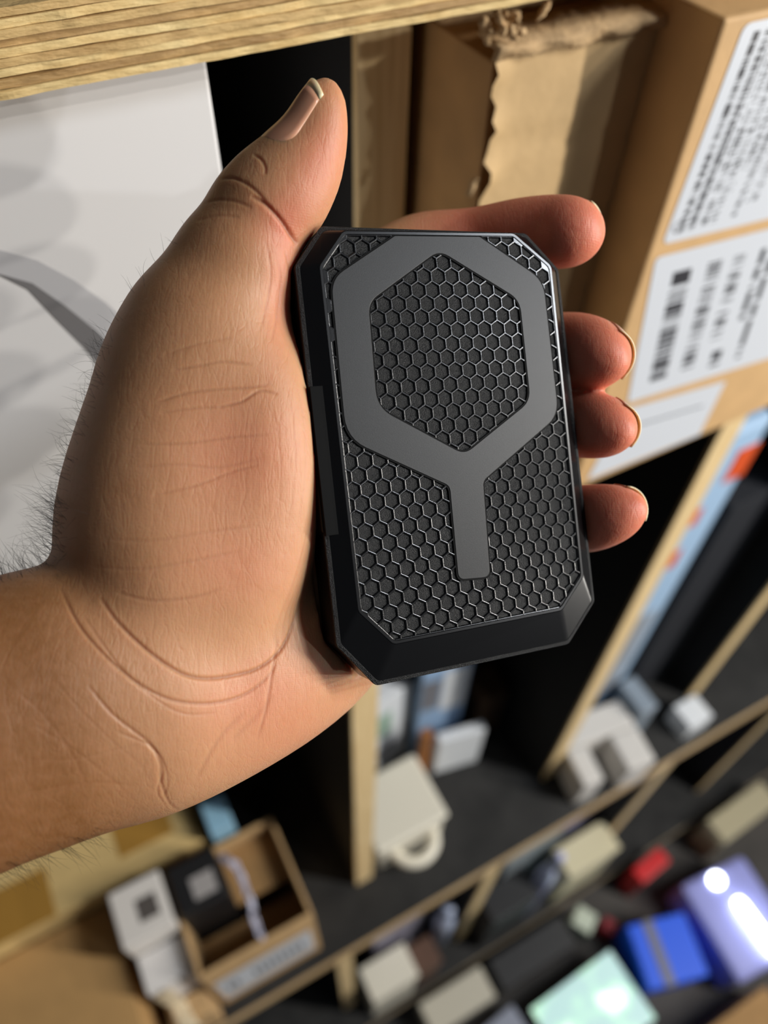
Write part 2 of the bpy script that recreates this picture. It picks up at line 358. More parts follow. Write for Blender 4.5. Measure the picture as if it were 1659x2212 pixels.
def gift(name, label_, x0, x1, y0, y1, z0, z1, m, pm_, pr):
    t = thing(name, label_, 'box', ((x0 + x1) / 2, (y0 + y1) / 2, z0)); a, b, c = (x1 - x0) / 2, (y1 - y0) / 2, z1 - z0
    box('box_base', -a + .001, a - .001, -b + .001, b - .001, 0, c * .45, m, t, .001); box('box_lid', -a, a, -b, b, c * .45, c, m, t, .0015)
    box('label_patch', pr[0], pr[1], pr[2], pr[3], c - .0002, c + .0004, pm_, t, 0); return t
gift('black_box', 'matt black gift box with a pale square sticker on its lid', -0.091, -0.037, 0.011, 0.066, 0.7042, 0.93, BLACKCARD, mat('sticker_grey', rgb(170, 165, 162), .5), (-.008, .018, -.018, .006))
gift('white_gift_box', 'white gift box with a dark square sticker on its lid', -0.155, -0.099, 0.011, 0.071, 0.70, 0.93, mat('white_gift', rgb(232, 226, 218), .5), mat('sticker_dark', rgb(92, 86, 82), .5), (-.004, .018, -.014, .010))
carton('white_carton', 'small plain white carton standing in front of the white gift box', -0.152, -0.100, -0.030, 0.009, 0.70, 0.885, mat('white_plain', rgb(232, 228, 224), .5))
# crumpled plastic bag and film
def crumpled(name, label_, cat, path, width, m, seed, amp=.004, group=None, wdir=(0, 0, 1)):
    r_ = np.random.default_rng(seed); path = [np.asarray(p, float) for p in path]; P = []
    for k in range(len(path) - 1):
        for s in np.linspace(0, 1, 6, endpoint=False): P.append(path[k] * (1 - s) + path[k + 1] * s)
    P.append(path[-1]); nw = 7; v = []; f = []; wd = np.asarray(wdir, float)
    o0 = P[len(P) // 2]
    for p in P:
        for j in range(nw): v.append(p - o0 + wd * width * (j / (nw - 1)) + r_.normal(0, amp, 3))
    for i in range(len(P) - 1):
        for j in range(nw - 1): a = i * nw + j; f.append([a, a + 1, a + nw + 1, a + nw])
    ob = link(name, mesh(name, v, f), None, m, smooth=True); ob.location = o0
    sd = ob.modifiers.new('thick', 'SOLIDIFY'); sd.thickness = .0006
    return tag(ob, label_, cat, group)
FILM = mat('bag_film', rgb(216, 214, 232), 0.25, bump=.3, bscale=60)
crumpled('plastic_bag', 'crumpled whitish plastic bag arching beside the black gift box', 'bag', [onZ(470, 1850, .9315), onZ(506, 1880, .934), onZ(532, 1940, .928), onZ(545, 1990, .916), np.array([-.026, -.0445, .9055])], .011, FILM, 4, .0009, wdir=(.6, .1, .3))
crumpled('wrapping_film', 'torn cream wrapping film hanging below the white carton', 'bag', [np.array([-.150, -.0325, .868]), np.array([-.149, -.0335, .835]), np.array([-.146, -.0385, .8035]), np.array([-.143, -.058, .8035]), np.array([-.142, -.0635, .795]), np.array([-.141, -.0640, .765])], .02, mat('film_cream', rgb(232, 214, 180), .35), 5, .0007, wdir=(.95, -.02, .1))
carton('slim_kraft_carton', 'narrow kraft carton standing in front of the small white carton', -0.150, -0.104, -0.061, -0.034, 0.70, 0.80, KRAFT)

# ------------------------------------------------------------------ middle bay: between the first two uprights
MG = thing('handled_container', 'cream plastic container with a round ring handle at its front', 'container', (0.205, 0.045, 0.70))
box('container_body', -.060, .045, -.042, .050, 0, .085, CREAM, MG, .008)
box('container_lid', -.062, .047, -.044, .052, .0852, .094, CREAM, MG, .004)
hc = onZ(892, 1815, .745) - np.array([0.205, 0.045, .70]); ring = [hc + np.array([.030 * math.cos(t), .028 * math.sin(t), 0]) for t in np.linspace(0, 2 * math.pi, 33)]
vv, ff = tube(ring, [.0085] * 33, 10, False); link('ring_handle', mesh('ring_handle', vv, ff), MG, CREAM, smooth=True)
def pack(name, label_, cat, px, z, yoff, size, m, rz=0.0, tilt=0.0, extra=None, group=None, base=0.70):
    """a flat pack standing or leaning: located by the pixel of its top centre at height z"""
    p = onZ(px[0], px[1], z); t = thing(name, label_, cat, (p[0], p[1], base), rz, group); t.rotation_euler = (tilt, 0, rz)
    a, b = size[0] / 2, size[1]; h = z - base
    box('pack_body', -a, a, 0, b, 0, h, m, t, .002)
    if extra:
        for (u0, u1, v0, v1, mm) in extra: box('printed_panel', -a + u0 * 2 * a, -a + u1 * 2 * a, -.0006, .0002, v0 * h, v1 * h, mm, t, 0)
    return t
pack('poly_mailer', 'pale blue and white mailer bag standing behind the container', 'bag', (970, 1440), 0.98, 0, (.070, .02), PALEBLUE, -.15, extra=[(.45, .95, .55, .95, PAPER), (.05, .4, .6, .9, GREYM)])
pack('paper_pack', 'white paper pack with green print standing beside the wood upright', 'pack', (850, 1500), 0.93, 0, (.06, .03), PAPER, .1, extra=[(.1, .5, .5, .8, mat('pale_green', rgb(150, 176, 160), .6)), (.1, .9, .2, .3, GREYM)])
pack('small_white_pack', 'small white pack behind the cream container', 'pack', (1000, 1590), 0.82, 0, (.07, .014), PAPER, -.2)
pack('rust_carton', 'small rust brown carton beside the white packs', 'box', (925, 1590), 0.855, 0, (.016, .012), mat('rust_card', rgb(150, 96, 50), .6), -.1)
pack('dark_brown_carton', 'dark brown carton deep in the bay behind the mailer bag', 'box', (1066, 1506), 0.83, 0, (.046, .05), mat('dark_brown_card', rgb(74, 52, 30), .7), -.1)
# ------------------------------------------------------------------ right bay
PM = thing('printed_mailer', 'light blue mailer bag with orange print leaning on the upright', 'bag', (0.53, 0.052, 0.70))
box('mailer_body', -.0812, .066, 0, .035, 0, .64, mat('mailer_blue', rgb(166, 196, 226), .45), PM, .006)
for (px, py, w_, h_) in ((1600, 1000, .030, .05), (1588, 1060, .034, .05), (1560, 1090, .02, .03), (1480, 1128, .040, .030), (1440, 1215, .034, .034), (1640, 960, .02, .04)):
    p = onY(px, py, .052) - np.array([0.53, .052, .70])
    if abs(p[0]) < .06: box('printed_mark', p[0] - w_ / 2, p[0] + w_ / 2, -.0006, .0004, p[2] - h_ / 2, p[2] + h_ / 2, ORANGE, PM, 0)
box('grey_patch', -.05, .05, -.0006, .0004, .08, .30, mat('mailer_grey', rgb(150, 158, 168), .45), PM, 0)
carton('navy_carton', 'large navy black carton beside the orange printed mailer', 0.612, 0.705, 0.050, 0.20, 0.70, 1.19, NAVY)
carton('grey_tray', 'small grey blue carton beside the notched packing block', 0.575, 0.604, -0.010, 0.045, 0.70, 0.80, mat('grey_blue', rgb(138, 150, 162), .4))
CF = thing('notched_block', 'off white packing block with a deep square notch', 'packing block', (0.50, -0.035, 0.70), -.15)
FOAM = mat('white_foam', rgb(208, 204, 198), .7, bump=.2, bscale=120)
box('block_back', -.055, .062, .03, .075, 0, .08, FOAM, CF, .004); box('block_arm', -.055, -.022, -.025, .030, 0, .08, FOAM, CF, .004); box('block_arm', .016, .062, -.025, .030, 0, .08, FOAM, CF, .004)
carton('little_white_carton', 'little white carton standing by the third upright', 0.655, 0.70, -0.05, -0.01, 0.70, 0.745, PAPER)
# ------------------------------------------------------------------ under the counter
def low(name, label_, cat, c, z, size, m, rz=0.0):
    t = thing(name, label_, cat, (c[0], c[1], 0.08), rz); a, b = size[0] / 2, size[1] / 2
    box('pack_body', -a + .001, a - .001, -b + .001, b - .001, 0, z - .092, m, t, .004); box('pack_lid', -a, a, -b, b, z - .0918, z - .08, m, t, .002); return t
low('cream_carton', 'cream carton on the bottom shelf beside the leftmost low upright', 'box', (.137, -.068), 0.30, (.09, .058), CREAM)
low('grey_packet', 'grey lavender packet on the bottom shelf behind the cream carton', 'pack', (.185, .005), 0.44, (.12, .05), mat('lav_grey', rgb(160, 156, 172), .4), .1)
low('brown_packet', 'small brown packet on the bottom shelf beside the cream carton', 'pack', (.212, -.068), 0.25, (.05, .05), mat('brown_pack', rgb(90, 62, 46), .6))
low('silver_packet', 'pale silver packet on the bottom shelf behind the lilac bottle', 'pack', (.46, .003), 0.48, (.17, .05), mat('silver_pack', rgb(176, 186, 190), .35))
low('beige_carton', 'beige carton on the bottom shelf between two low uprights', 'box', (.572, -.066), 0.30, (.12, .058), mat('beige', rgb(216, 206, 170), .5))
low('dark_carton', 'black carton on the bottom shelf beside the lilac bottle', 'box', (.383, -.066), 0.34, (.10, .056), BLACKCARD)
low('lilac_packet', 'lilac white packet on the bottom shelf behind the beige carton', 'pack', (.592, .0), 0.50, (.08, .03), mat('lilac', rgb(200, 200, 236), .3))
def bottle(name, label_, px, z, r_, m, base=0.0, cat='bottle'):
    p = onZ(px[0], px[1], z); t = thing(name, label_, cat, (p[0], p[1], base)); h = z - base
    prof = [(r_, 0), (r_, h * .68), (r_ * .8, h * .76), (r_ * .42, h * .82), (r_ * .42, h * .86)]
    loops = [[np.array([a * math.cos(q), a * math.sin(q), zz_]) for q in np.linspace(0, 2 * math.pi, 20, endpoint=False)] for a, zz_ in prof]
    vv, ff = loft(loops, True, True); link('bottle_body', mesh('bottle_body', vv, ff), t, m, smooth=True)
    loops = [[np.array([a * math.cos(q), a * math.sin(q), zz_]) for q in np.linspace(0, 2 * math.pi, 20, endpoint=False)] for a, zz_ in [(r_ * .55, h * .862), (r_ * .55, h * .98), (r_ * .45, h)]]
    vv, ff = loft(loops, True, True); link('bottle_cap', mesh('bottle_cap', vv, ff), t, m, smooth=True); return t
bottle('spray_bottle', 'bluish white bottle on the bottom shelf under the counter', (970, 1960), 0.36, .020, mat('bluewhite', rgb(196, 208, 236), .15), .08)
bottle('cap_bottle', 'lilac capped bottle on the bottom shelf by the silver packet', (1212, 1848), 0.50, .016, mat('lilacwhite', rgb(196, 200, 240), .15), .08)
# ------------------------------------------------------------------ floor in front of the shelving
def fbox(name, label_, cat, c, size, z1, m, rz=0.0, parts=None, base=0.0):
    t = thing(name, label_, cat, (c[0], c[1], base), rz); a, b = size[0] / 2, size[1] / 2
    box('box_body', -a, a, -b, b, 0, z1 - base, m, t, .003)
    for (nm, x0, x1, y0, y1, za, zb, mm) in parts or []: box(nm, x0, x1, y0, y1, za, zb, mm, t, .001)
    return t
fbox('blue_box', 'bright blue box with a grey band on the floor', 'box', (0.662, -0.275), (.125, .115), .12, BLUE, -.28, [('grey_band', -.030, -.008, -.0585, .0585, .119, .1215, GREYM)])
fbox('red_box', 'small red box lying by the bottom board', 'box', (0.735, -0.137), (.082, .034), .13, RED, .1)
fbox('red_packet', 'little dark red packet beside the bright blue box', 'pack', (.605, -.184), (.026, .026), .07, mat('dark_red', rgb(150, 26, 40), .5), .5)
fbox('pale_green_tub', 'pale green tub at the foot of the bottom board', 'tub', (.556, -.152), (.042, .042), .10, mat('pale_green_tub', rgb(196, 206, 188), .5), .5)
fbox('black_crate', 'black crate on the floor along the bottom board', 'crate', (0.43, -0.150), (.18, .06), .09, BLACKCARD, .0)
fbox('grey_pack', 'dull grey pack on the floor near the black crate', 'pack', (0.25, -0.150), (.14, .06), .10, mat('dull_grey', rgb(200, 194, 176), .5), .0)
fbox('silver_pouch', 'silver grey pouch lying on the floor before the pale pack', 'pouch', (0.285, -0.245), (.13, .07), .07, mat('silver_pouch', rgb(150, 156, 172), .3), .1)
fbox('olive_carton', 'pale olive carton on the floor at the far end of the board', 'box', (0.985, -0.146), (.17, .055), .14, mat('olive_card', rgb(186, 176, 144), .6), .05)
# lit lamp: lavender housing with a tube and a round lens
LT = thing('work_light', 'lavender plastic work light with a glowing tube and round lens', 'lamp', (0.838, -0.30, 0.0), -.10)
box('housing', -.082, .082, -.096, .098, 0, .12, LAV, LT, .012)
TUBE = mat('glowing_tube', (0.92, 0.96, 1.0), .4, emit=9.0)
vv, ff = tube([(.006 + .01 * t_, .030 - .115 * t_, .130) for t_ in np.linspace(0, 1, 10)], [.007] + [.011] * 8 + [.007], 12); link('tube_lamp', mesh('tube_lamp', vv, ff), LT, TUBE, smooth=True)
loops = [[np.array([-.006 + a * math.cos(q), .076 + a * math.sin(q), zz_]) for q in np.linspace(0, 2 * math.pi, 24, endpoint=False)] for a, zz_ in [(.014, .119), (.014, .126), (.009, .130)]]
vv, ff = loft(loops, False, True); link('round_lens', mesh('round_lens', vv, ff), LT, TUBE, smooth=True)
# lit tablet
TBL = thing('tablet', 'tablet on a black block with a bright green and white screen', 'tablet', (.475, -.290, 0.0), .04)
box('tablet_body', -.105, .101, -.072, .068, .075, .085, BLACKCARD, TBL, .002); box('tablet_stand', -.06, .06, -.05, .05, 0, .075, BLACKCARD, TBL, .003)
scm = bpy.data.materials.new('screen_glow'); scm.use_nodes = True; nt = scm.node_tree; b = nt.nodes['Principled BSDF']
tc = nt.nodes.new('ShaderNodeTexCoord'); no = nt.nodes.new('ShaderNodeTexNoise'); no.inputs['Scale'].default_value = 14; nt.links.new(tc.outputs['Object'], no.inputs['Vector'])
cr = nt.nodes.new('ShaderNodeValToRGB'); nt.links.new(no.outputs['Fac'], cr.inputs[0]); el = cr.color_ramp.elements
el[0].position = .42; el[0].color = (.06, .32, .30, 1); el[1].position = .60; el[1].color = (1.3, 1.35, 1.35, 1)
e2 = cr.color_ramp.elements.new(.52); e2.color = (.20, .66, .36, 1)
nt.links.new(cr.outputs[0], b.inputs['Emission Color']); b.inputs['Emission Strength'].default_value = 1.0; b.inputs['Roughness'].default_value = .15
box('screen', -.102, .098, -.069, .065, .085, .0856, scm, TBL, 0)
carton('floor_carton', 'low brown carton on the floor beside the tablet', 0.60, 0.80, -0.62, -0.415, 0.0, 0.10, KRAFT_D)
#%%DEVICE
# ------------------------------------------------------------------ the black case in the hand
ZC = 190.0; ks = ZC / 200.0
DA = np.array([0.91563562, -0.11931353, 0.38389541]); DB = np.array([0.11036313, 0.99347384, 0.02880461]); DB -= DA * (DA @ DB); DB /= np.linalg.norm(DB)
DN = np.cross(DA, DB); DC = np.array([19.84712893, -21.14533744, 200.0]) * ks
def dev_uv(px, py, w_=0.0):
    """photo pixel -> device coordinates on the plane w (mm behind the lid face)"""
    r_ = np.array([(px - PX) / F, (py - PY) / F, 1.0]); c0 = DC + DN * w_; t = (c0 @ DN) / (r_ @ DN); q_ = r_ * t - c0
    return np.array([q_ @ DA, q_ @ DB])
CASE = thing('plastic_case', 'black plastic flip case with honeycomb lid and hexagon emblem, held in the hand', 'case')
M4 = Matrix.Identity(4); cw3 = cam2world(DC)
for i in range(3):
    for j, ax in enumerate((DA, DB, DN)): M4[i][j] = float((R @ ax)[i]) * 0.001
    M4[i][3] = float(cw3[i])
CASE.matrix_world = M4
PANEL = [dev_uv(*p) for p in [(745, 507), (1108, 511.5), (1185, 578), (1254, 1243), (1210, 1312), (852, 1384), (780, 1317), (697, 578)]]
G = 2.4
OUT = [dev_uv(*p, G) for p in [(693, 489), (1135, 504), (1206, 582), (1284, 1299), (1228, 1391), (812, 1481), (727, 1395), (637, 575)]]
def plastic(name, col, rough, gs, gstr, sp=0.5, bd_=0.00008):
    return mat(name, col, rough, bump=gstr, bscale=gs, bdist=bd_, spec=sp)
P_SMOOTH = plastic('black_plastic_satin', (0.003, 0.003, 0.0034), 0.27, 6.0, 0.05, 0.55)
P_MATTE = plastic('black_plastic_matt', (0.010, 0.010, 0.0103), 0.44, 7.0, 0.3, 0.40)
P_GRAIN = plastic('black_plastic_grain', (0.005, 0.0054, 0.0058), 0.34, 4.2, 1.0, 0.36, 0.0003)
P_RIB = plastic('black_plastic_rib', (0.006, 0.006, 0.0065), 0.22, 4.2, 0.2, 0.55)
P_DARK2 = plastic('black_plastic_hinge', (0.003, 0.003, 0.003), 0.32, 5.0, 0.05, 0.12)
P_DARK = plastic('black_plastic_gap', (0.002, 0.002, 0.002), 0.6, 5.0, 0.1, 0.1)
def L3(poly, w_, r_=1.2): return [np.array([p[0], p[1], w_]) for p in fillet(poly, r_, 4)]
RIM = offset_poly(PANEL, 1.0); RIM0 = offset_poly(PANEL, .15)
loops = [L3(PANEL, .55, 2.2), L3(PANEL, -.05, 2.2), L3(RIM0, -.18, 2.2), L3(offset_poly(PANEL, .75), -.18, 2.2), L3(RIM, -.02, 2.2), L3(offset_poly(OUT, -1.0), G - .25, 2.0), L3(offset_poly(OUT, -.75), G - .1, 2.0), L3(offset_poly(OUT, -.15), G, 2.0),
         L3(OUT, G + .2, 2.0), L3(OUT, G + 1.4, 2.0), L3(offset_poly(OUT, -.1), G + 1.5, 2.0), L3(offset_poly(OUT, -3), G + 1.5, 1.5)]
vv, ff = loft(loops); link('lid_shell', mesh('lid_shell', vv, ff), CASE, P_SMOOTH)
vv, ff = loft([L3(offset_poly(OUT, -1.0), G - .30, 2.0), L3(offset_poly(OUT, -.9), G - .36, 2.0), L3(offset_poly(OUT, -.05), G - .10, 2.0), L3(offset_poly(OUT, .06), G + .1, 2.0), L3(offset_poly(OUT, .06), G + .5, 2.0)])
link('lid_lip', mesh('lid_lip', vv, ff), CASE, P_GRAIN)
BO = offset_poly(OUT, -.25)
loops = [L3(offset_poly(OUT, -2.5), G + 1.9), L3(offset_poly(BO, -.15), G + 1.9), L3(BO, G + 2.1, 2.0), L3(BO, G + 10.5, 2.0), L3(offset_poly(BO, -.5), G + 11.6, 2.0), L3(offset_poly(BO, -2.4), G + 13.5, 2.0), L3(offset_poly(BO, -2.9), G + 13.7, 2.0)]
vv, ff = loft(loops, False, True); link('base_shell', mesh('base_shell', vv, ff), CASE, P_SMOOTH)
SE = offset_poly(OUT, -.7)
vv, ff = loft([L3(SE, G + 1.3, 2.0), L3(SE, G + 2.1, 2.0)]); link('seam_strip', mesh('seam_strip', vv, ff), CASE, P_GRAIN)
THICK = G + 13.7
# honeycomb: recessed cells between raised ribs
def clip(poly, a, e):
    nn = np.array([e[1], -e[0]]); out = []                      # keep the side against nn
    for i in range(len(poly)):
        p, q_ = poly[i], poly[(i + 1) % len(poly)]; dp, dq = (p - a) @ nn, (q_ - a) @ nn
        if dp <= 0: out.append(p)
        if (dp < 0 < dq) or (dq < 0 < dp): out.append(p + (q_ - p) * dp / (dp - dq))
    return out
def tidy(poly, eps=.12):
    out = []
    for p in poly:
        if not out or np.linalg.norm(p - out[-1]) > eps: out.append(p)
    while len(out) > 2 and np.linalg.norm(out[0] - out[-1]) <= eps: out.pop()
    return out
def area(p): return 0.5 * abs(sum(p[i][0] * p[(i + 1) % len(p)][1] - p[(i + 1) % len(p)][0] * p[i][1] for i in range(len(p))))
pc = dev_uv(958.6, 567.6); pitch = 3.83; Rh = pitch / math.sqrt(3); ph = pitch * .8660254
PC_ = offset_poly(PANEL, .02); v = []; f = []; RIBW, FLOOR = .07, .36
floors = []
for rI in range(-8, 30):
    for cI in range(-14, 15):
        c = pc + np.array([cI * pitch + (rI % 2) * pitch / 2, rI * ph])
        hexp = [c + Rh * np.array([math.sin(k * math.pi / 3), -math.cos(k * math.pi / 3)]) for k in range(6)]
        for i in range(8):
            e = PC_[(i + 1) % 8] - PC_[i]; hexp = clip(hexp, PC_[i], e / np.linalg.norm(e))
            if len(hexp) < 3: break
        hexp = tidy(hexp) if len(hexp) >= 3 else []
        if len(hexp) < 3 or area(hexp) < .25: continue
        b0 = len(v); n_ = len(hexp); v += [(p[0], p[1], 0.0) for p in hexp]
        ok = area(hexp) > 3.2
        if ok:
            try: i1 = offset_poly(hexp, -RIBW); i2 = offset_poly(hexp, -RIBW - .10); i3 = offset_poly(hexp, -RIBW - .21); i4 = offset_poly(hexp, -RIBW - .35)
            except Exception: ok = False
        if not ok: f.append(list(range(b0, b0 + n_))); continue
        for lp_, ww in ((i1, 0.0), (i2, .024), (i3, .115), (i4, FLOOR)): v += [(p[0], p[1], ww) for p in lp_]
        for k in range(4):
            for i in range(n_): a = b0 + k * n_; f.append([a + i, a + (i + 1) % n_, a + n_ + (i + 1) % n_, a + n_ + i])
        floors.append(len(f)); f.append([b0 + 4 * n_ + i for i in range(n_)])
HP = link('honeycomb_panel', mesh('honeycomb_panel', v, f), CASE, P_RIB); HP.data.materials.append(P_GRAIN)
for i in floors: HP.data.polygons[i].material_index = 1
# raised emblem: hexagon ring with a stem
def curve_solid(name, polys, w0, w1, bev, m, parent):
    cu = bpy.data.curves.new(name, 'CURVE'); cu.dimensions = '2D'; cu.fill_mode = 'BOTH'
    for poly in polys:
        sp = cu.splines.new('POLY'); sp.points.add(len(poly) - 1); sp.use_cyclic_u = True
        for i, p in enumerate(poly): sp.points[i].co = (p[0], p[1], 0, 1)
    cu.extrude = (w1 - w0) / 2 - bev; cu.bevel_depth = bev; cu.bevel_resolution = 2; cu.offset = -bev
    tmp = bpy.data.objects.new(name, cu); COL.objects.link(tmp); bpy.context.view_layer.update()
    me = bpy.data.meshes.new_from_object(tmp.evaluated_get(bpy.context.evaluated_depsgraph_get())); COL.objects.unlink(tmp); bpy.data.objects.remove(tmp)
    for vt in me.vertices: vt.co.z += (w0 + w1) / 2
    me.materials.clear(); return link(name, me, parent, m)
EW = -.12
eo = [dev_uv(*p, EW) for p in [(853, 508.5), (1036, 510.5), (1174, 605), (1207, 897), (1044, 1039), (1059, 1247), (990, 1253), (971, 1050), (747, 948), (714, 602)]]
ei = [dev_uv(*p, EW) for p in [(948, 541), (1122, 648), (1145, 866), (1003, 981), (815, 880), (796, 653)]]
EM = curve_solid('emblem', [fillet(eo, [.3, .3, 7.5, 7.5, 2.2, 2.0, 2.0, 2.2, 9.0, 7.0], 6), fillet(ei, [5.0, 5.5, 5.5, 4.5, 7.0, 5.5], 6)], EW, .38, .16, P_MATTE, CASE)
lo = fillet(offset_poly(eo, .32), [.3, .3, 7.5, 7.5, 2.2, 2.0, 2.0, 2.2, 9.0, 7.0], 6); li = fillet(offset_poly(ei, -.32), [4.6, 5.1, 5.1, 4.1, 6.5, 5.1], 6)
curve_solid('emblem_border', [lo, li], -.015, .36, .03, P_DARK, CASE)
# hinge on the long side
hv0, hv1 = dev_uv(662, 838, 3)[1], dev_uv(705, 1157, 3)[1]
def left_u(v_): a, b_ = OUT[7], OUT[6]; return a[0] + (b_[0] - a[0]) * (v_ - a[1]) / (b_[1] - a[1])
hu = left_u((hv0 + hv1) / 2)
def hbox(name, u0, u1, w0, w1, m, sh=0.0, bev=.4):
    me = box_me(name, u0, u1, hv0 + sh, hv1 - sh, w0, w1, bev)
    for vt in me.vertices: vt.co.x += left_u(vt.co.y) - hu
    return link(name, me, CASE, m)
hbox('hinge_recess', hu - .05, hu + 3.0, .95, G + 9, P_DARK, 0, .05)
hbox('hinge_barrel', hu - .5, hu + 1.7, 1.9, G + 7, P_DARK2, .5, .8)
#%%HAND
HAND_SUB = 2
# ------------------------------------------------------------------ the hand
import openvdb
VOX = 1.0
GX0, GX1, GY0, GY1, GZ0, GZ1 = -165, 82, -128, 122, 135, 262
gx = np.arange(GX0, GX1, VOX, dtype=np.float32); gy = np.arange(GY0, GY1, VOX, dtype=np.float32); gz = np.arange(GZ0, GZ1, VOX, dtype=np.float32)
SHP = (len(gx), len(gy), len(gz))
def c3(px, py, Z): return np.array([(px - PX) / F * Z, (py - PY) / F * Z, Z])
def dense(nodes, step=0.12):
    """nodes: (centre xyz mm, radius mm, depth factor); Catmull-Rom between them"""
    P = np.array([[*n_[0], n_[1], n_[2]] for n_ in nodes]); out = []
    for i in range(len(P) - 1):
        p0, p1, p2, p3 = P[max(i - 1, 0)], P[i], P[i + 1], P[min(i + 2, len(P) - 1)]
        m = max(2, int(np.linalg.norm(p2[:3] - p1[:3]) / (step * min(p1[3], p2[3]))))
        for s in np.linspace(0, 1, m, endpoint=False):
            out.append(0.5 * ((2 * p1) + (p2 - p0) * s + (2 * p0 - 5 * p1 + 4 * p2 - p3) * s * s + (3 * p1 - p0 - 3 * p2 + p3) * s ** 3))
    out.append(P[-1]); return np.array(out)
def field(nodes, marg=9.0):
    A = np.full(SHP, 30.0, np.float32)
    for x, y, z, r_, k in dense(nodes):
        rz_ = r_ * k; m = marg
        ix = slice(max(0, int((x - r_ - m - GX0) / VOX)), max(0, int((x + r_ + m - GX0) / VOX) + 2))
        iy = slice(max(0, int((y - r_ - m - GY0) / VOX)), max(0, int((y + r_ + m - GY0) / VOX) + 2))
        iz = slice(max(0, int((z - rz_ - m - GZ0) / VOX)), max(0, int((z + rz_ + m - GZ0) / VOX) + 2))
        dx = (gx[ix] - x)[:, None, None]; dy = (gy[iy] - y)[None, :, None]; dz = (gz[iz] - z)[None, None, :]
        if dx.size == 0 or dy.size == 0 or dz.size == 0: continue
        q2 = dx * dx + dy * dy; k0 = np.sqrt(q2 / (r_ * r_) + dz * dz / (rz_ * rz_)); k1 = np.sqrt(q2 / r_ ** 4 + dz * dz / rz_ ** 4) + 1e-6
        np.minimum(A[ix, iy, iz], k0 * (k0 - 1) / k1, out=A[ix, iy, iz])
    return A
def smin(a, b, k): h = np.clip(0.5 + 0.5 * (b - a) / k, 0, 1); return b + (a - b) * h - k * h * (1 - h)
def N(px, py, Z, rpx, k=1.0): return (c3(px, py, Z), rpx / F * Z, k)
def Nm(px, py, Z, rmm, k=1.0): return (c3(px, py, Z), rmm, k)
forearm = field([N(-420, 1690, 160, 350, .72), N(-150, 1600, 166, 322, .70), N(0, 1552, 171, 302, .68), N(110, 1512, 175, 282, .66), N(210, 1480, 179, 268, .64)])
heel = field([N(150, 1520, 178, 265, .64), N(300, 1520, 183, 243, .66), N(420, 1475, 189, 235, .66), N(560, 1405, 199, 222, .62), N(650, 1340, 209, 208, .60), N(720, 1250, 217, 190, .60), N(780, 1150, 220, 170, .60)])
thenar = field([N(300, 1370, 184, 190, .72), N(375, 1255, 186, 242, .72), N(400, 1130, 188, 270, .70), N(424, 1000, 189, 258, .70), N(437, 900, 189, 237, .72), N(438, 820, 188, 211, .76), N(440, 745, 187, 172, .84)])
edge = field([N(500, 770, 188, 110, 1), N(548, 820, 186, 106, 1), N(578, 890, 184, 100, 1), N(585, 970, 183, 98, 1), N(580, 1050, 184, 98, 1), N(563, 1130, 186, 102, 1), N(540, 1210, 188, 106, 1), N(505, 1280, 190, 108, 1)])
ridge = field([N(330, 1290, 183, 110, 1), N(325, 1190, 181, 140, 1), N(330, 1070, 180, 140, 1), N(350, 950, 180, 128, 1), N(385, 830, 181, 112, 1), N(430, 730, 183, 100, 1)])
thumb = field([N(430, 830, 188, 195, .78), N(437, 745, 187, 168, .84), N(479, 655, 186, 153, .88), N(513, 582, 185, 143, .90), N(538, 522, 184, 122, .92), N(554, 474, 183, 108, .92)])
tip = field([N(548, 468, 183, 101, .92), N(586, 436, 182, 116, .86), N(632, 380, 181, 103, .82), N(664, 330, 180, 84, .80), N(684, 280, 179, 69, .80), N(696, 232, 178, 54, .80), N(703, 203, 178, 36, .85)])
web = field([N(520, 800, 198, 110, .7), N(600, 800, 203, 100, .6), N(690, 760, 208, 95, .6), N(740, 700, 212, 95, .6)])
bone = []
for (mx_, my_, mz_) in ((735, 650, 213), (775, 780, 217), (815, 930, 218), (850, 1085, 216)):
    bone.append(field([Nm(330, 1400, 198, 14), Nm((330 + mx_) / 2 + 10, (1400 + my_) / 2, (198 + mz_) / 2 + 4, 13), Nm(mx_, my_, mz_, 11.5)]))
fing = []
fing.append(field([Nm(735, 650, 215, 11.0), Nm(815, 585, 222, 10.0), Nm(905, 540, 226, 10.2), Nm(1000, 524, 225, 9.4), Nm(1045, 516, 223, 9.1), Nm(1120, 507, 219, 9.8), Nm(1185, 502, 215, 9.9), Nm(1230, 502, 211, 9.3), Nm(1258, 503, 209, 5.8)]))
fing.append(field([Nm(775, 780, 219, 11.0), Nm(900, 765, 226, 10.2), Nm(1030, 752, 231, 10.2), Nm(1130, 748, 231, 9.6), Nm(1195, 752, 226, 10.2), Nm(1245, 757, 218, 10.5), Nm(1285, 766, 211, 9.4), Nm(1313, 775, 207, 6.2)]))
fing.append(field([Nm(815, 930, 220, 10.6), Nm(930, 920, 227, 9.9), Nm(1050, 912, 232, 9.9), Nm(1150, 912, 232, 9.1), Nm(1215, 916, 226, 9.5), Nm(1265, 919, 216, 9.3), Nm(1303, 922, 210, 8.5), Nm(1332, 929, 206, 5.6)]))
fing.append(field([Nm(850, 1085, 218, 9.6), Nm(960, 1095, 225, 9.0), Nm(1070, 1105, 228, 9.0), Nm(1160, 1112, 228, 8.8), Nm(1225, 1121, 223, 9.6), Nm(1275, 1119, 215, 9.5), Nm(1325, 1109, 209, 7.9), Nm(1360, 1100, 206, 4.9)]))
palm = bone[0]
for q_ in bone[1:]: palm = smin(palm, q_, 7.0)
fg = fing[0]
for q_ in fing[1:]: fg = smin(fg, q_, 0.9)
HF = smin(palm, fg, 4.0); HF = smin(HF, heel, 8.0); HF = smin(HF, web, 8.0)
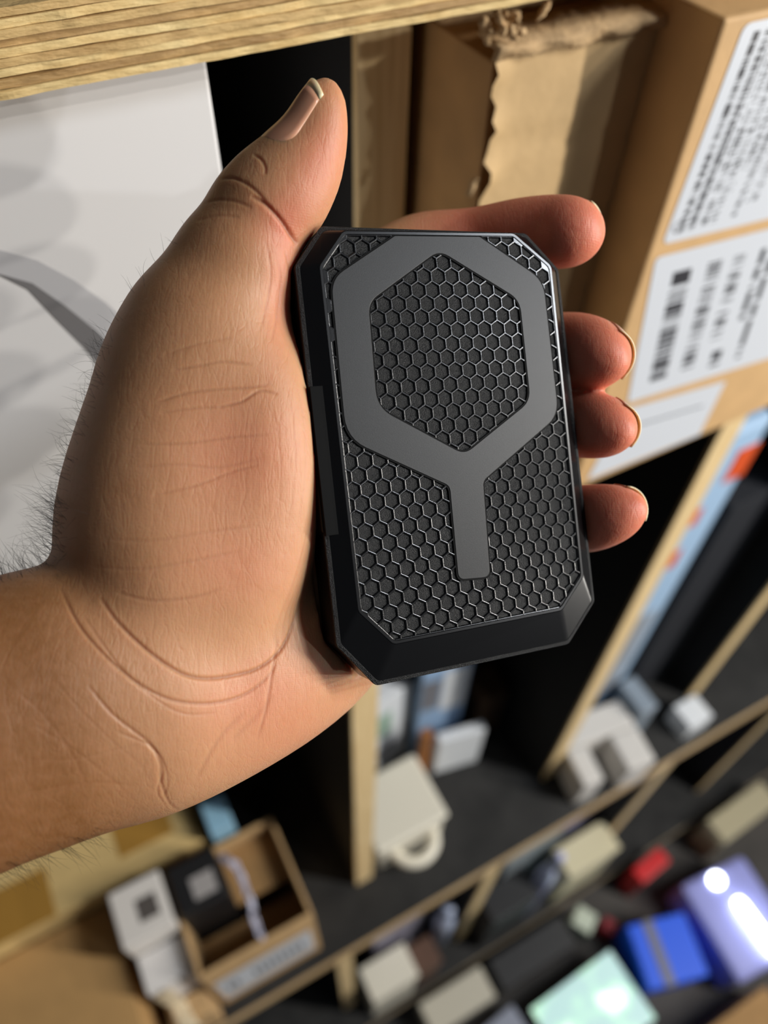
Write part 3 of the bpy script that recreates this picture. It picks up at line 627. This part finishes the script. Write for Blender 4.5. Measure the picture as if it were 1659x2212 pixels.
t_ = smin(smin(smin(thenar, edge, 12.0), ridge, 12.0), thumb, 5.0); t_ = smin(t_, tip, 2.2)
f_ = smin(HF, forearm, 9.0); HF = smin(f_, t_, 4.5)
del edge, ridge, palm, fg, bone, fing, heel, web, thenar, thumb, tip, forearm, t_, f_
for _ in range(2):                                       # soften the joins
    for ax in range(3):
        a_ = np.roll(HF, 1, ax); b_ = np.roll(HF, -1, ax); HF = (HF * 2 + a_ + b_) / 4
# press the skin flat where it meets the case
GXm, GYm, GZm = np.meshgrid(gx, gy, gz, indexing='ij')
qx, qy, qz = GXm - DC[0], GYm - DC[1], GZm - DC[2]
du = qx * DA[0] + qy * DA[1] + qz * DA[2]; dv = qx * DB[0] + qy * DB[1] + qz * DB[2]; dw = qx * DN[0] + qy * DN[1] + qz * DN[2]
del qx, qy, qz, GXm, GYm, GZm
DEV = np.maximum(-.3 - dw, dw - THICK - .1)
OF = offset_poly(OUT, .1)
for i in range(8):
    e = OF[(i + 1) % 8] - OF[i]; e /= np.linalg.norm(e); DEV = np.maximum(DEV, (du - OF[i][0]) * e[1] - (dv - OF[i][1]) * e[0])
h_ = np.clip(0.5 - 0.5 * (HF + DEV) / 0.8, 0, 1); HF = HF + (-DEV - HF) * h_ + 0.8 * h_ * (1 - h_)
del du, dv, dw, DEV, h_
HF[0, :, :] = HF[:, 0, :] = HF[:, :, 0] = 5; HF[-1, :, :] = HF[:, -1, :] = HF[:, :, -1] = 5
gr = openvdb.FloatGrid(30.0); gr.copyFromArray(np.ascontiguousarray(np.clip(HF, -8, 8)).astype(np.float32))
pts, quads = gr.convertToQuads(isovalue=0.0)
pts = np.asarray(pts, float) * VOX + np.array([GX0, GY0, GZ0]); quads = np.asarray(quads)[:, ::-1]
me = bpy.data.meshes.new('hand_base'); me.from_pydata(pts.tolist(), [], quads.tolist()); me.update()
tmp = bpy.data.objects.new('hand_base', me); COL.objects.link(tmp)
ms = tmp.modifiers.new('sm', 'SMOOTH'); ms.iterations = 3; ms.factor = .5
md = tmp.modifiers.new('sub', 'SUBSURF'); md.levels = HAND_SUB; md.render_levels = HAND_SUB
bpy.context.view_layer.update()
hm = bpy.data.meshes.new_from_object(tmp.evaluated_get(bpy.context.evaluated_depsgraph_get())); COL.objects.unlink(tmp); bpy.data.objects.remove(tmp)
nv = len(hm.vertices); V = np.empty(nv * 3, np.float32); hm.vertices.foreach_get('co', V); V = V.reshape(-1, 3).astype(np.float64)
NR = np.empty(nv * 3, np.float32); hm.vertex_normals.foreach_get('vector', NR); NR = NR.reshape(-1, 3).astype(np.float64)
sgn = 1.0
# sanity: normals must point out of the solid
ci = np.clip(((V[::501] + NR[::501] * 2 - [GX0, GY0, GZ0]) / VOX).round().astype(int), 0, np.array(SHP) - 1)
if np.mean(HF[ci[:, 0], ci[:, 1], ci[:, 2]] > 0) < .5: sgn = -1.0; hm.flip_normals(); NR = -NR
pix = np.stack([V[:, 0] / V[:, 2] * F + PX, V[:, 1] / V[:, 2] * F + PY], 1)
front = np.clip(-(NR * V).sum(1) / np.linalg.norm(V, axis=1) * 2.5 + .35, 0, 1) * (V[:, 2] < 208)
disp = np.zeros(nv); crease = np.zeros(nv)
def seg_dist(poly):
    d_ = np.full(nv, 1e6); tt = np.zeros(nv); poly = np.array(poly, float); L_ = np.r_[0, np.cumsum(np.linalg.norm(np.diff(poly, axis=0), axis=1))]
    lo_, hi_ = poly.min(0) - 40, poly.max(0) + 40; sel = np.where((pix > lo_).all(1) & (pix < hi_).all(1) & (front > 0))[0]
    for i in range(len(poly) - 1):
        a_, b_ = poly[i], poly[i + 1]; e = b_ - a_; l2 = e @ e; s_ = np.clip(((pix[sel] - a_) @ e) / l2, 0, 1)
        dd = np.linalg.norm(pix[sel] - a_ - s_[:, None] * e, axis=1); m_ = dd < d_[sel]
        d_[sel[m_]] = dd[m_]; tt[sel[m_]] = (L_[i] + s_[m_] * np.sqrt(l2)) / L_[-1]
    return d_, tt
def smooth_path(p, n_=6):
    p = np.array(p, float); out = []
    for i in range(len(p) - 1):
        p0, p1, p2, p3 = p[max(i - 1, 0)], p[i], p[i + 1], p[min(i + 2, len(p) - 1)]
        for s in np.linspace(0, 1, n_, endpoint=False): out.append(0.5 * ((2 * p1) + (p2 - p0) * s + (2 * p0 - 5 * p1 + 4 * p2 - p3) * s * s + (3 * p1 - p0 - 3 * p2 + p3) * s ** 3))
    out.append(p[-1]); return out
CREASES = [  # photo pixels, depth mm, half width px
    ([(215, 1290), (250, 1340), (300, 1390), (350, 1430), (400, 1458), (450, 1466), (510, 1458), (560, 1442), (605, 1405), (632, 1350), (648, 1290)], .55, 7),
    ([(130, 1270), (170, 1350), (230, 1420), (300, 1478), (370, 1512), (450, 1520), (520, 1504), (570, 1470), (600, 1430)], .40, 6),
    ([(180, 1330), (250, 1430), (310, 1490), (390, 1540), (470, 1540)], .15, 5),
    ([(190, 1480), (240, 1540), (290, 1580), (325, 1610), (345, 1650), (348, 1690), (365, 1735), (385, 1750)], .30, 6),
    ([(60, 1560), (130, 1600), (200, 1650), (260, 1700), (300, 1740)], .06, 5), ([(110, 1460), (170, 1530), (240, 1600), (300, 1650), (330, 1700)], .06, 5), ([(20, 1480), (90, 1540), (150, 1620), (190, 1700)], .06, 5), ([(60, 1640), (160, 1640), (250, 1620), (320, 1605)], .06, 5), ([(30, 1720), (120, 1700), (220, 1690), (300, 1700)], .06, 5),
    ([(250, 1580), (300, 1600), (335, 1620), (352, 1665), (340, 1710), (360, 1745)], .2, 5),
    ([(320, 1610), (350, 1640), (362, 1690), (350, 1725)], .16, 5),
    ([(420, 1690), (470, 1600), (510, 1555), (530, 1540)], .18, 9), ([(500, 1600), (560, 1540), (590, 1500)], .15, 9),
    ([(555, 1600), (575, 1530), (588, 1450), (600, 1380)], .22, 6),
    ([(335, 870), (400, 850), (470, 842), (530, 838), (580, 832)], .3, 5), ([(470, 880), (520, 868), (560, 845), (600, 852)], .35, 5),
    ([(345, 892), (420, 882), (480, 880)], .22, 5), ([(370, 800), (430, 790), (480, 782), (545, 788)], .26, 5), ([(350, 770), (420, 745), (500, 730)], .15, 5),
    ([(300, 960), (400, 958), (500, 945), (580, 940)], .22, 5), ([(290, 1010), (380, 1004), (470, 1010), (560, 990)], .15, 5), ([(330, 1070), (420, 1050), (500, 1020), (560, 1005)], .2, 5),
    ([(230, 1165), (330, 1168), (450, 1150), (560, 1135)], .13, 6), ([(200, 1225), (300, 1230), (400, 1215), (520, 1190)], .13, 6), ([(250, 1280), (330, 1298), (420, 1290), (480, 1270)], .2, 6),
    ([(542, 424), (570, 438), (598, 466), (615, 488), (628, 508), (642, 528)], .75, 8), ([(474, 388), (500, 384), (530, 396), (556, 416), (572, 434)], .38, 6),
    ([(438, 440), (470, 432), (510, 436), (545, 450)], .25, 6), ([(546, 334), (562, 343), (572, 360), (572, 378)], .35, 5), ([(425, 478), (470, 466), (520, 470)], .18, 6),
    ([(600, 560), (606, 620), (596, 690), (585, 740)], .14, 5), ([(575, 520), (585, 590), (575, 660), (560, 720)], .14, 5), ([(615, 540), (625, 590), (618, 640)], .14, 4),
    ([(640, 830), (655, 900), (660, 980), (655, 1060), (640, 1140)], .05, 4), ([(615, 820), (632, 900), (638, 980), (632, 1070), (615, 1160)], .05, 4), ([(585, 860), (602, 950), (606, 1040), (596, 1130)], .05, 4),
    ([(1040, 436), (1043, 462), (1040, 495)], .8, 8), ([(1030, 440), (1032, 470)], .25, 6)]
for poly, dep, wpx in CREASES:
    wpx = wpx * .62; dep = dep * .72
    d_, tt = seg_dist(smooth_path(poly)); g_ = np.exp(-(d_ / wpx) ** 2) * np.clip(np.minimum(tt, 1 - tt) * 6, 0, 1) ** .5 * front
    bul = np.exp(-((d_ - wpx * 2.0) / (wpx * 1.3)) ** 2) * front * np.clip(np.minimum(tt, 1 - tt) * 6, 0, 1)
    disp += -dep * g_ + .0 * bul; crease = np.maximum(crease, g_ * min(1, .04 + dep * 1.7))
V += NR * disp[:, None]
# ---- colour regions of the skin (pinker pads, browner back of thumb and wrist)
def blob(px, py, sx, sy, rot=0.0):
    c_, s_ = math.cos(rot), math.sin(rot); x = pix[:, 0] - px; y = pix[:, 1] - py
    return np.exp(-(((x * c_ + y * s_) / sx) ** 2 + ((-x * s_ + y * c_) / sy) ** 2))
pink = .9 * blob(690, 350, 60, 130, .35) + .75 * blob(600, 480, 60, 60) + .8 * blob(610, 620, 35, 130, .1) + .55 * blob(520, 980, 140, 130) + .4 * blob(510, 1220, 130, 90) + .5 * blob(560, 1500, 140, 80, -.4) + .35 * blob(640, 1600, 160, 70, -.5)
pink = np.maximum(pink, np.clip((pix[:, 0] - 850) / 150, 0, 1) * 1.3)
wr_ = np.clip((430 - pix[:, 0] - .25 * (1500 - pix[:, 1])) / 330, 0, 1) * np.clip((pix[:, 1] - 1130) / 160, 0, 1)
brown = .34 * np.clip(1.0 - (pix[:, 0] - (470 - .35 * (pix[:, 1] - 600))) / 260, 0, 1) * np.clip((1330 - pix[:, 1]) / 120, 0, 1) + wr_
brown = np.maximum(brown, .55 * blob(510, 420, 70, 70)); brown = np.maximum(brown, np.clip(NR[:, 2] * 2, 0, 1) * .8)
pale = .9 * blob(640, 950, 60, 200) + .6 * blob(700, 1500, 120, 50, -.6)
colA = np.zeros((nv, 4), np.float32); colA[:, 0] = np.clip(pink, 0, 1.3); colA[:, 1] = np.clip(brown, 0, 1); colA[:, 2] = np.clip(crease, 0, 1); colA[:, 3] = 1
# pixel-free copy of the pose for fine skin relief: camera-space millimetres kept as a texture frame
ORG = cam2world(c3(430, 1500, 186)); WV = cam2world(V) - ORG
hm.vertices.foreach_set('co', WV.astype(np.float32).ravel()); hm.update(); hm.name = 'hand'
at = hm.attributes.new('skin_tint', 'FLOAT_COLOR', 'POINT'); at.data.foreach_set('color', colA.ravel())
av = hm.attributes.new('rest', 'FLOAT_VECTOR', 'POINT'); av.data.foreach_set('vector', V.astype(np.float32).ravel())
SK = bpy.data.materials.new('skin'); SK.use_nodes = True; nt = SK.node_tree; b = nt.nodes['Principled BSDF']; LK = nt.links.new
def nd(t, **k):
    n_ = nt.nodes.new(t)
    for a_, v_ in k.items(): setattr(n_, a_, v_)
    return n_
at_ = nd('ShaderNodeAttribute', attribute_name='skin_tint'); sp_ = nd('ShaderNodeSeparateColor'); LK(at_.outputs['Color'], sp_.inputs[0])
rs_ = nd('ShaderNodeAttribute', attribute_name='rest')
def mixc(fac, A, B):
    m_ = nd('ShaderNodeMix', data_type='RGBA')
    if isinstance(fac, float): m_.inputs['Factor'].default_value = fac
    else: LK(fac, m_.inputs['Factor'])
    for nm, q_ in (('A', A), ('B', B)):
        if isinstance(q_, tuple): m_.inputs[nm].default_value = (*q_, 1)
        else: LK(q_, m_.inputs[nm])
    return m_.outputs['Result']
def mth(op, a_, b_=None):
    n_ = nd('ShaderNodeMath', operation=op)
    for i, q_ in enumerate((a_, b_)):
        if q_ is None: continue
        if isinstance(q_, (int, float)): n_.inputs[i].default_value = q_
        else: LK(q_, n_.inputs[i])
    return n_.outputs[0]
n1 = nd('ShaderNodeTexNoise'); n1.inputs['Scale'].default_value = .09; n1.inputs['Detail'].default_value = 5; LK(rs_.outputs['Vector'], n1.inputs['Vector'])
n2 = nd('ShaderNodeTexNoise'); n2.inputs['Scale'].default_value = .5; n2.inputs['Detail'].default_value = 3; LK(rs_.outputs['Vector'], n2.inputs['Vector'])
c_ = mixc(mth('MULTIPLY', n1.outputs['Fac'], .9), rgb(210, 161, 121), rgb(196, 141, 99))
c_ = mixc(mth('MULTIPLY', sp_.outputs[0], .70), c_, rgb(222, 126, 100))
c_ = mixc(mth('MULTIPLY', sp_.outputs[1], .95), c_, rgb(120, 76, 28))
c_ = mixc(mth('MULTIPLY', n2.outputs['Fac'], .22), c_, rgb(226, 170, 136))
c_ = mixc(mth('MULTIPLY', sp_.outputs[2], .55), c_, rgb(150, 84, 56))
LK(c_, b.inputs['Base Color']); b.inputs['Roughness'].default_value = .48; b.inputs['Specular IOR Level'].default_value = .38
b.inputs['Subsurface Weight'].default_value = .75; b.inputs['Subsurface Radius'].default_value = (1.0, .28, .14); b.inputs['Subsurface Scale'].default_value = .0042
# relief: fine cells, stretched folds and friction ridges
mp_ = nd('ShaderNodeMapping'); mp_.inputs['Rotation'].default_value = (0, 0, .25); mp_.inputs['Scale'].default_value = (1.5, .28, .8); LK(rs_.outputs['Vector'], mp_.inputs['Vector'])
def lines(scale, rot, stretch, width):
    """fine fold lines: the zero crossings of a stretched noise"""
    m_ = nd('ShaderNodeMapping'); m_.inputs['Rotation'].default_value = rot; m_.inputs['Scale'].default_value = stretch; LK(rs_.outputs['Vector'], m_.inputs['Vector'])
    n_ = nd('ShaderNodeTexNoise'); n_.inputs['Scale'].default_value = scale; n_.inputs['Detail'].default_value = 2; n_.inputs['Roughness'].default_value = .4; LK(m_.outputs['Vector'], n_.inputs['Vector'])
    return mth('MINIMUM', mth('DIVIDE', mth('ABSOLUTE', mth('SUBTRACT', n_.outputs['Fac'], .5)), width), 1.0)
v2 = nd('ShaderNodeTexVoronoi', feature='DISTANCE_TO_EDGE'); v2.inputs['Scale'].default_value = 1.1; LK(rs_.outputs['Vector'], v2.inputs['Vector'])
wv = nd('ShaderNodeTexWave'); wv.inputs['Scale'].default_value = .62; wv.inputs['Distortion'].default_value = 7; wv.inputs['Detail'].default_value = 1; wv.inputs['Detail Scale'].default_value = .2; wv.bands_direction = 'Y'; LK(rs_.outputs['Vector'], wv.inputs['Vector'])
nl = nd('ShaderNodeTexNoise'); nl.inputs['Scale'].default_value = .16; nl.inputs['Detail'].default_value = 4; LK(rs_.outputs['Vector'], nl.inputs['Vector'])
l1 = mth('MULTIPLY', lines(.55, (0, 0, .15), (1.5, .22, .6), .05), .22); l2 = mth('MULTIPLY', lines(.42, (0, 0, 1.35), (1.3, .22, .6), .035), .24); l3 = mth('MULTIPLY', lines(.8, (0, 0, -.7), (1.2, .35, .6), .05), .12)
l4 = mth('MULTIPLY', lines(.16, (0, 0, 1.2), (1.3, .3, .6), .014), .30)
e2 = mth('MULTIPLY', mth('MINIMUM', v2.outputs['Distance'], .22), .5)
hs = mth('ADD', mth('ADD', mth('ADD', l1, l2), mth('ADD', l3, l4)), mth('ADD', mth('ADD', e2, mth('MULTIPLY', nl.outputs['Fac'], 1.6)), mth('MULTIPLY', wv.outputs['Fac'], mth('ADD', .03, mth('MULTIPLY', sp_.outputs[0], .08)))))
bu = nd('ShaderNodeBump'); bu.inputs['Strength'].default_value = .26; bu.inputs['Distance'].default_value = .00042; LK(hs, bu.inputs['Height']); LK(bu.outputs['Normal'], b.inputs['Normal'])
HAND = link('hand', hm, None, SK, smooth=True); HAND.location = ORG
tag(HAND, 'bare left hand and forearm gripping the black case, thumb pointing up', 'hand')
# ---- nails: shells that follow the finger's own surface
NAIL = mat('nail', rgb(224, 152, 122), .3, sss=.5); NAILT = mat('nail_tip', rgb(232, 212, 172), .32, sss=.3)
def hval(p):
    q_ = (np.asarray(p) - [GX0, GY0, GZ0]) / VOX; i = np.clip(np.floor(q_).astype(int), 0, np.array(SHP) - 2); t = q_ - i; s = 0.0
    for a_ in (0, 1):
        for b_ in (0, 1):
            for c_ in (0, 1): s += HF[i[0] + a_, i[1] + b_, i[2] + c_] * (t[0] if a_ else 1 - t[0]) * (t[1] if b_ else 1 - t[1]) * (t[2] if c_ else 1 - t[2])
    return s
def nail(base, tipp, ndir, half_ang, free, lift=.25):
    base, tipp = np.asarray(base, float), np.asarray(tipp, float); ax = (tipp - base); L_ = np.linalg.norm(ax); ax /= L_
    nd_ = np.asarray(ndir, float); nd_ -= ax * (nd_ @ ax); nd_ /= np.linalg.norm(nd_); sd = np.cross(ax, nd_); nu, nw = 12, 13; rows = []
    for i in range(nu + 1):
        s = i / nu; row = []
        for j in range(nw):
            a_ = (j / (nw - 1) * 2 - 1) * half_ang * (1 - .55 * max(0, 1 - s * 3.2) ** 2); dr = nd_ * math.cos(a_) + sd * math.sin(a_); o_ = base + ax * L_ * s * (1 - .10 * (a_ / half_ang) ** 2); t = 0.5
            while t < 16 and hval(o_ + dr * t) < 0: t += .25
            t -= .25 * min(1, max(0, hval(o_ + dr * t) / .25)); row.append(o_ + dr * (t + lift * (.15 + .85 * math.cos(a_ / half_ang * 1.45)) * min(1, s * 2.2) - .35 * max(0, 1 - s * 5)))
        rows.append(row)
    rows = [np.array(r_) for r_ in rows]
    for _ in range(2): rows = [rows[0]] + [(rows[i - 1] + 2 * rows[i] + rows[i + 1]) / 4 for i in range(1, nu)] + [rows[-1]]
    step_ = ax * L_ / nu; nf = max(2, int(round(free / (L_ / nu)))); tiprows = [rows[-1] + step_ * (free / (L_ / nu) / nf) * k * (1 - .25 * (np.linspace(-1, 1, nw) ** 2)[:, None]) - nd_ * .12 * k for k in range(nf + 1)]
    for nm, rr, m_ in (('fingernail', rows, NAIL), ('nail_edge', tiprows, NAILT)):
        v_ = [cam2world(p) - ORG for r_ in rr for p in r_]; f_ = [[i * nw + j, i * nw + j + 1, (i + 1) * nw + j + 1, (i + 1) * nw + j] for i in range(len(rr) - 1) for j in range(nw - 1)]
        ob = link(nm, mesh(nm, v_, f_), HAND if nm == 'fingernail' else par, m_, smooth=True); sd_ = ob.modifiers.new('thick', 'SOLIDIFY'); sd_.thickness = .0004; sd_.offset = 0
        par = ob
nail(c3(612, 344, 180), c3(693, 214, 178), (-.72, -.33, -.72), 1.12, 2.0)
nail(c3(1185, 502, 215), c3(1258, 503, 208), (.45, -.45, .75), .95, 1.2)
nail(c3(1275, 762, 213), c3(1312, 774, 206), (.75, -.35, .45), 1.0, 1.5)
nail(c3(1295, 921, 212), c3(1332, 929, 205), (.75, -.35, .5), 1.0, 1.5)
nail(c3(1320, 1109, 210), c3(1360, 1100, 205), (.65, -.45, .5), 1.0, 1.5)
# ---- hairs on the back of the wrist and thumb
hr = np.random.default_rng(11); vv = []; ff = []
vis = np.abs((NR * V).sum(1) / np.linalg.norm(V, axis=1))
def hairs(sel, n_, Lr, dirpx, curl, thick=.045):
    idx = hr.choice(sel, n_)
    for i in idx:
        p = V[i]; L_ = Lr[0] + (Lr[1] - Lr[0]) * hr.random(); d0 = NR[i] * .55 + np.array([dirpx[0], dirpx[1], 0]) + hr.normal(0, .28, 3); d0 /= np.linalg.norm(d0); cu = hr.normal(0, curl, 3); path = []
        for s in np.linspace(0, 1, 7): path.append(p - NR[i] * .15); p = p + d0 * L_ / 6; d0 = d0 + cu * .25; d0 /= np.linalg.norm(d0)
        b0 = len(vv); tv, tf = tube([cam2world(q_) - ORG for q_ in path], [thick * 1e-3 * (1 - .8 * s) for s in np.linspace(0, 1, 7)], 3); vv.extend(tv); ff.extend([[a_ + b0 for a_ in q_] for q_ in tf])
sil = vis < .45
up_ = np.where(sil & (pix[:, 0] > -30) & (pix[:, 0] < 150) & (pix[:, 1] > 1080) & (pix[:, 1] < 1290) & (NR[:, 1] < .2))[0]
le_ = np.where(sil & (NR[:, 0] < 0) & (pix[:, 0] < 320) & (pix[:, 1] > 690) & (pix[:, 1] < 1150))[0]
th_ = np.where(sil & (NR[:, 0] < 0) & (pix[:, 0] < 430) & (pix[:, 1] > 460) & (pix[:, 1] < 690))[0]
bo_ = np.where(sil & (NR[:, 1] > 0) & (pix[:, 0] > -40) & (pix[:, 0] < 210) & (pix[:, 1] > 1760))[0]
in_ = np.where((vis < .75) & (NR[:, 0] < -.2) & (pix[:, 0] > 0) & (pix[:, 0] < 230) & (pix[:, 1] > 1080) & (pix[:, 1] < 1400))[0]
if len(up_): hairs(up_, 190, (4, 11), (-.35, -.45), .5)
if len(le_): hairs(le_, 190, (2.5, 7), (-.2, -.3), .5, .04)
if len(th_): hairs(th_, 14, (2, 5), (0, -.5), .4, .04)
if len(bo_): hairs(bo_, 70, (4, 9), (.75, .15), .3, .04)
if len(in_): hairs(in_, 60, (3, 7), (-.2, .4), .5, .035)
HR = link('arm_hair', mesh('arm_hair', vv, ff), HAND, mat('hair_black', (.008, .006, .005), .45), smooth=True, kind='stuff')
#%%END
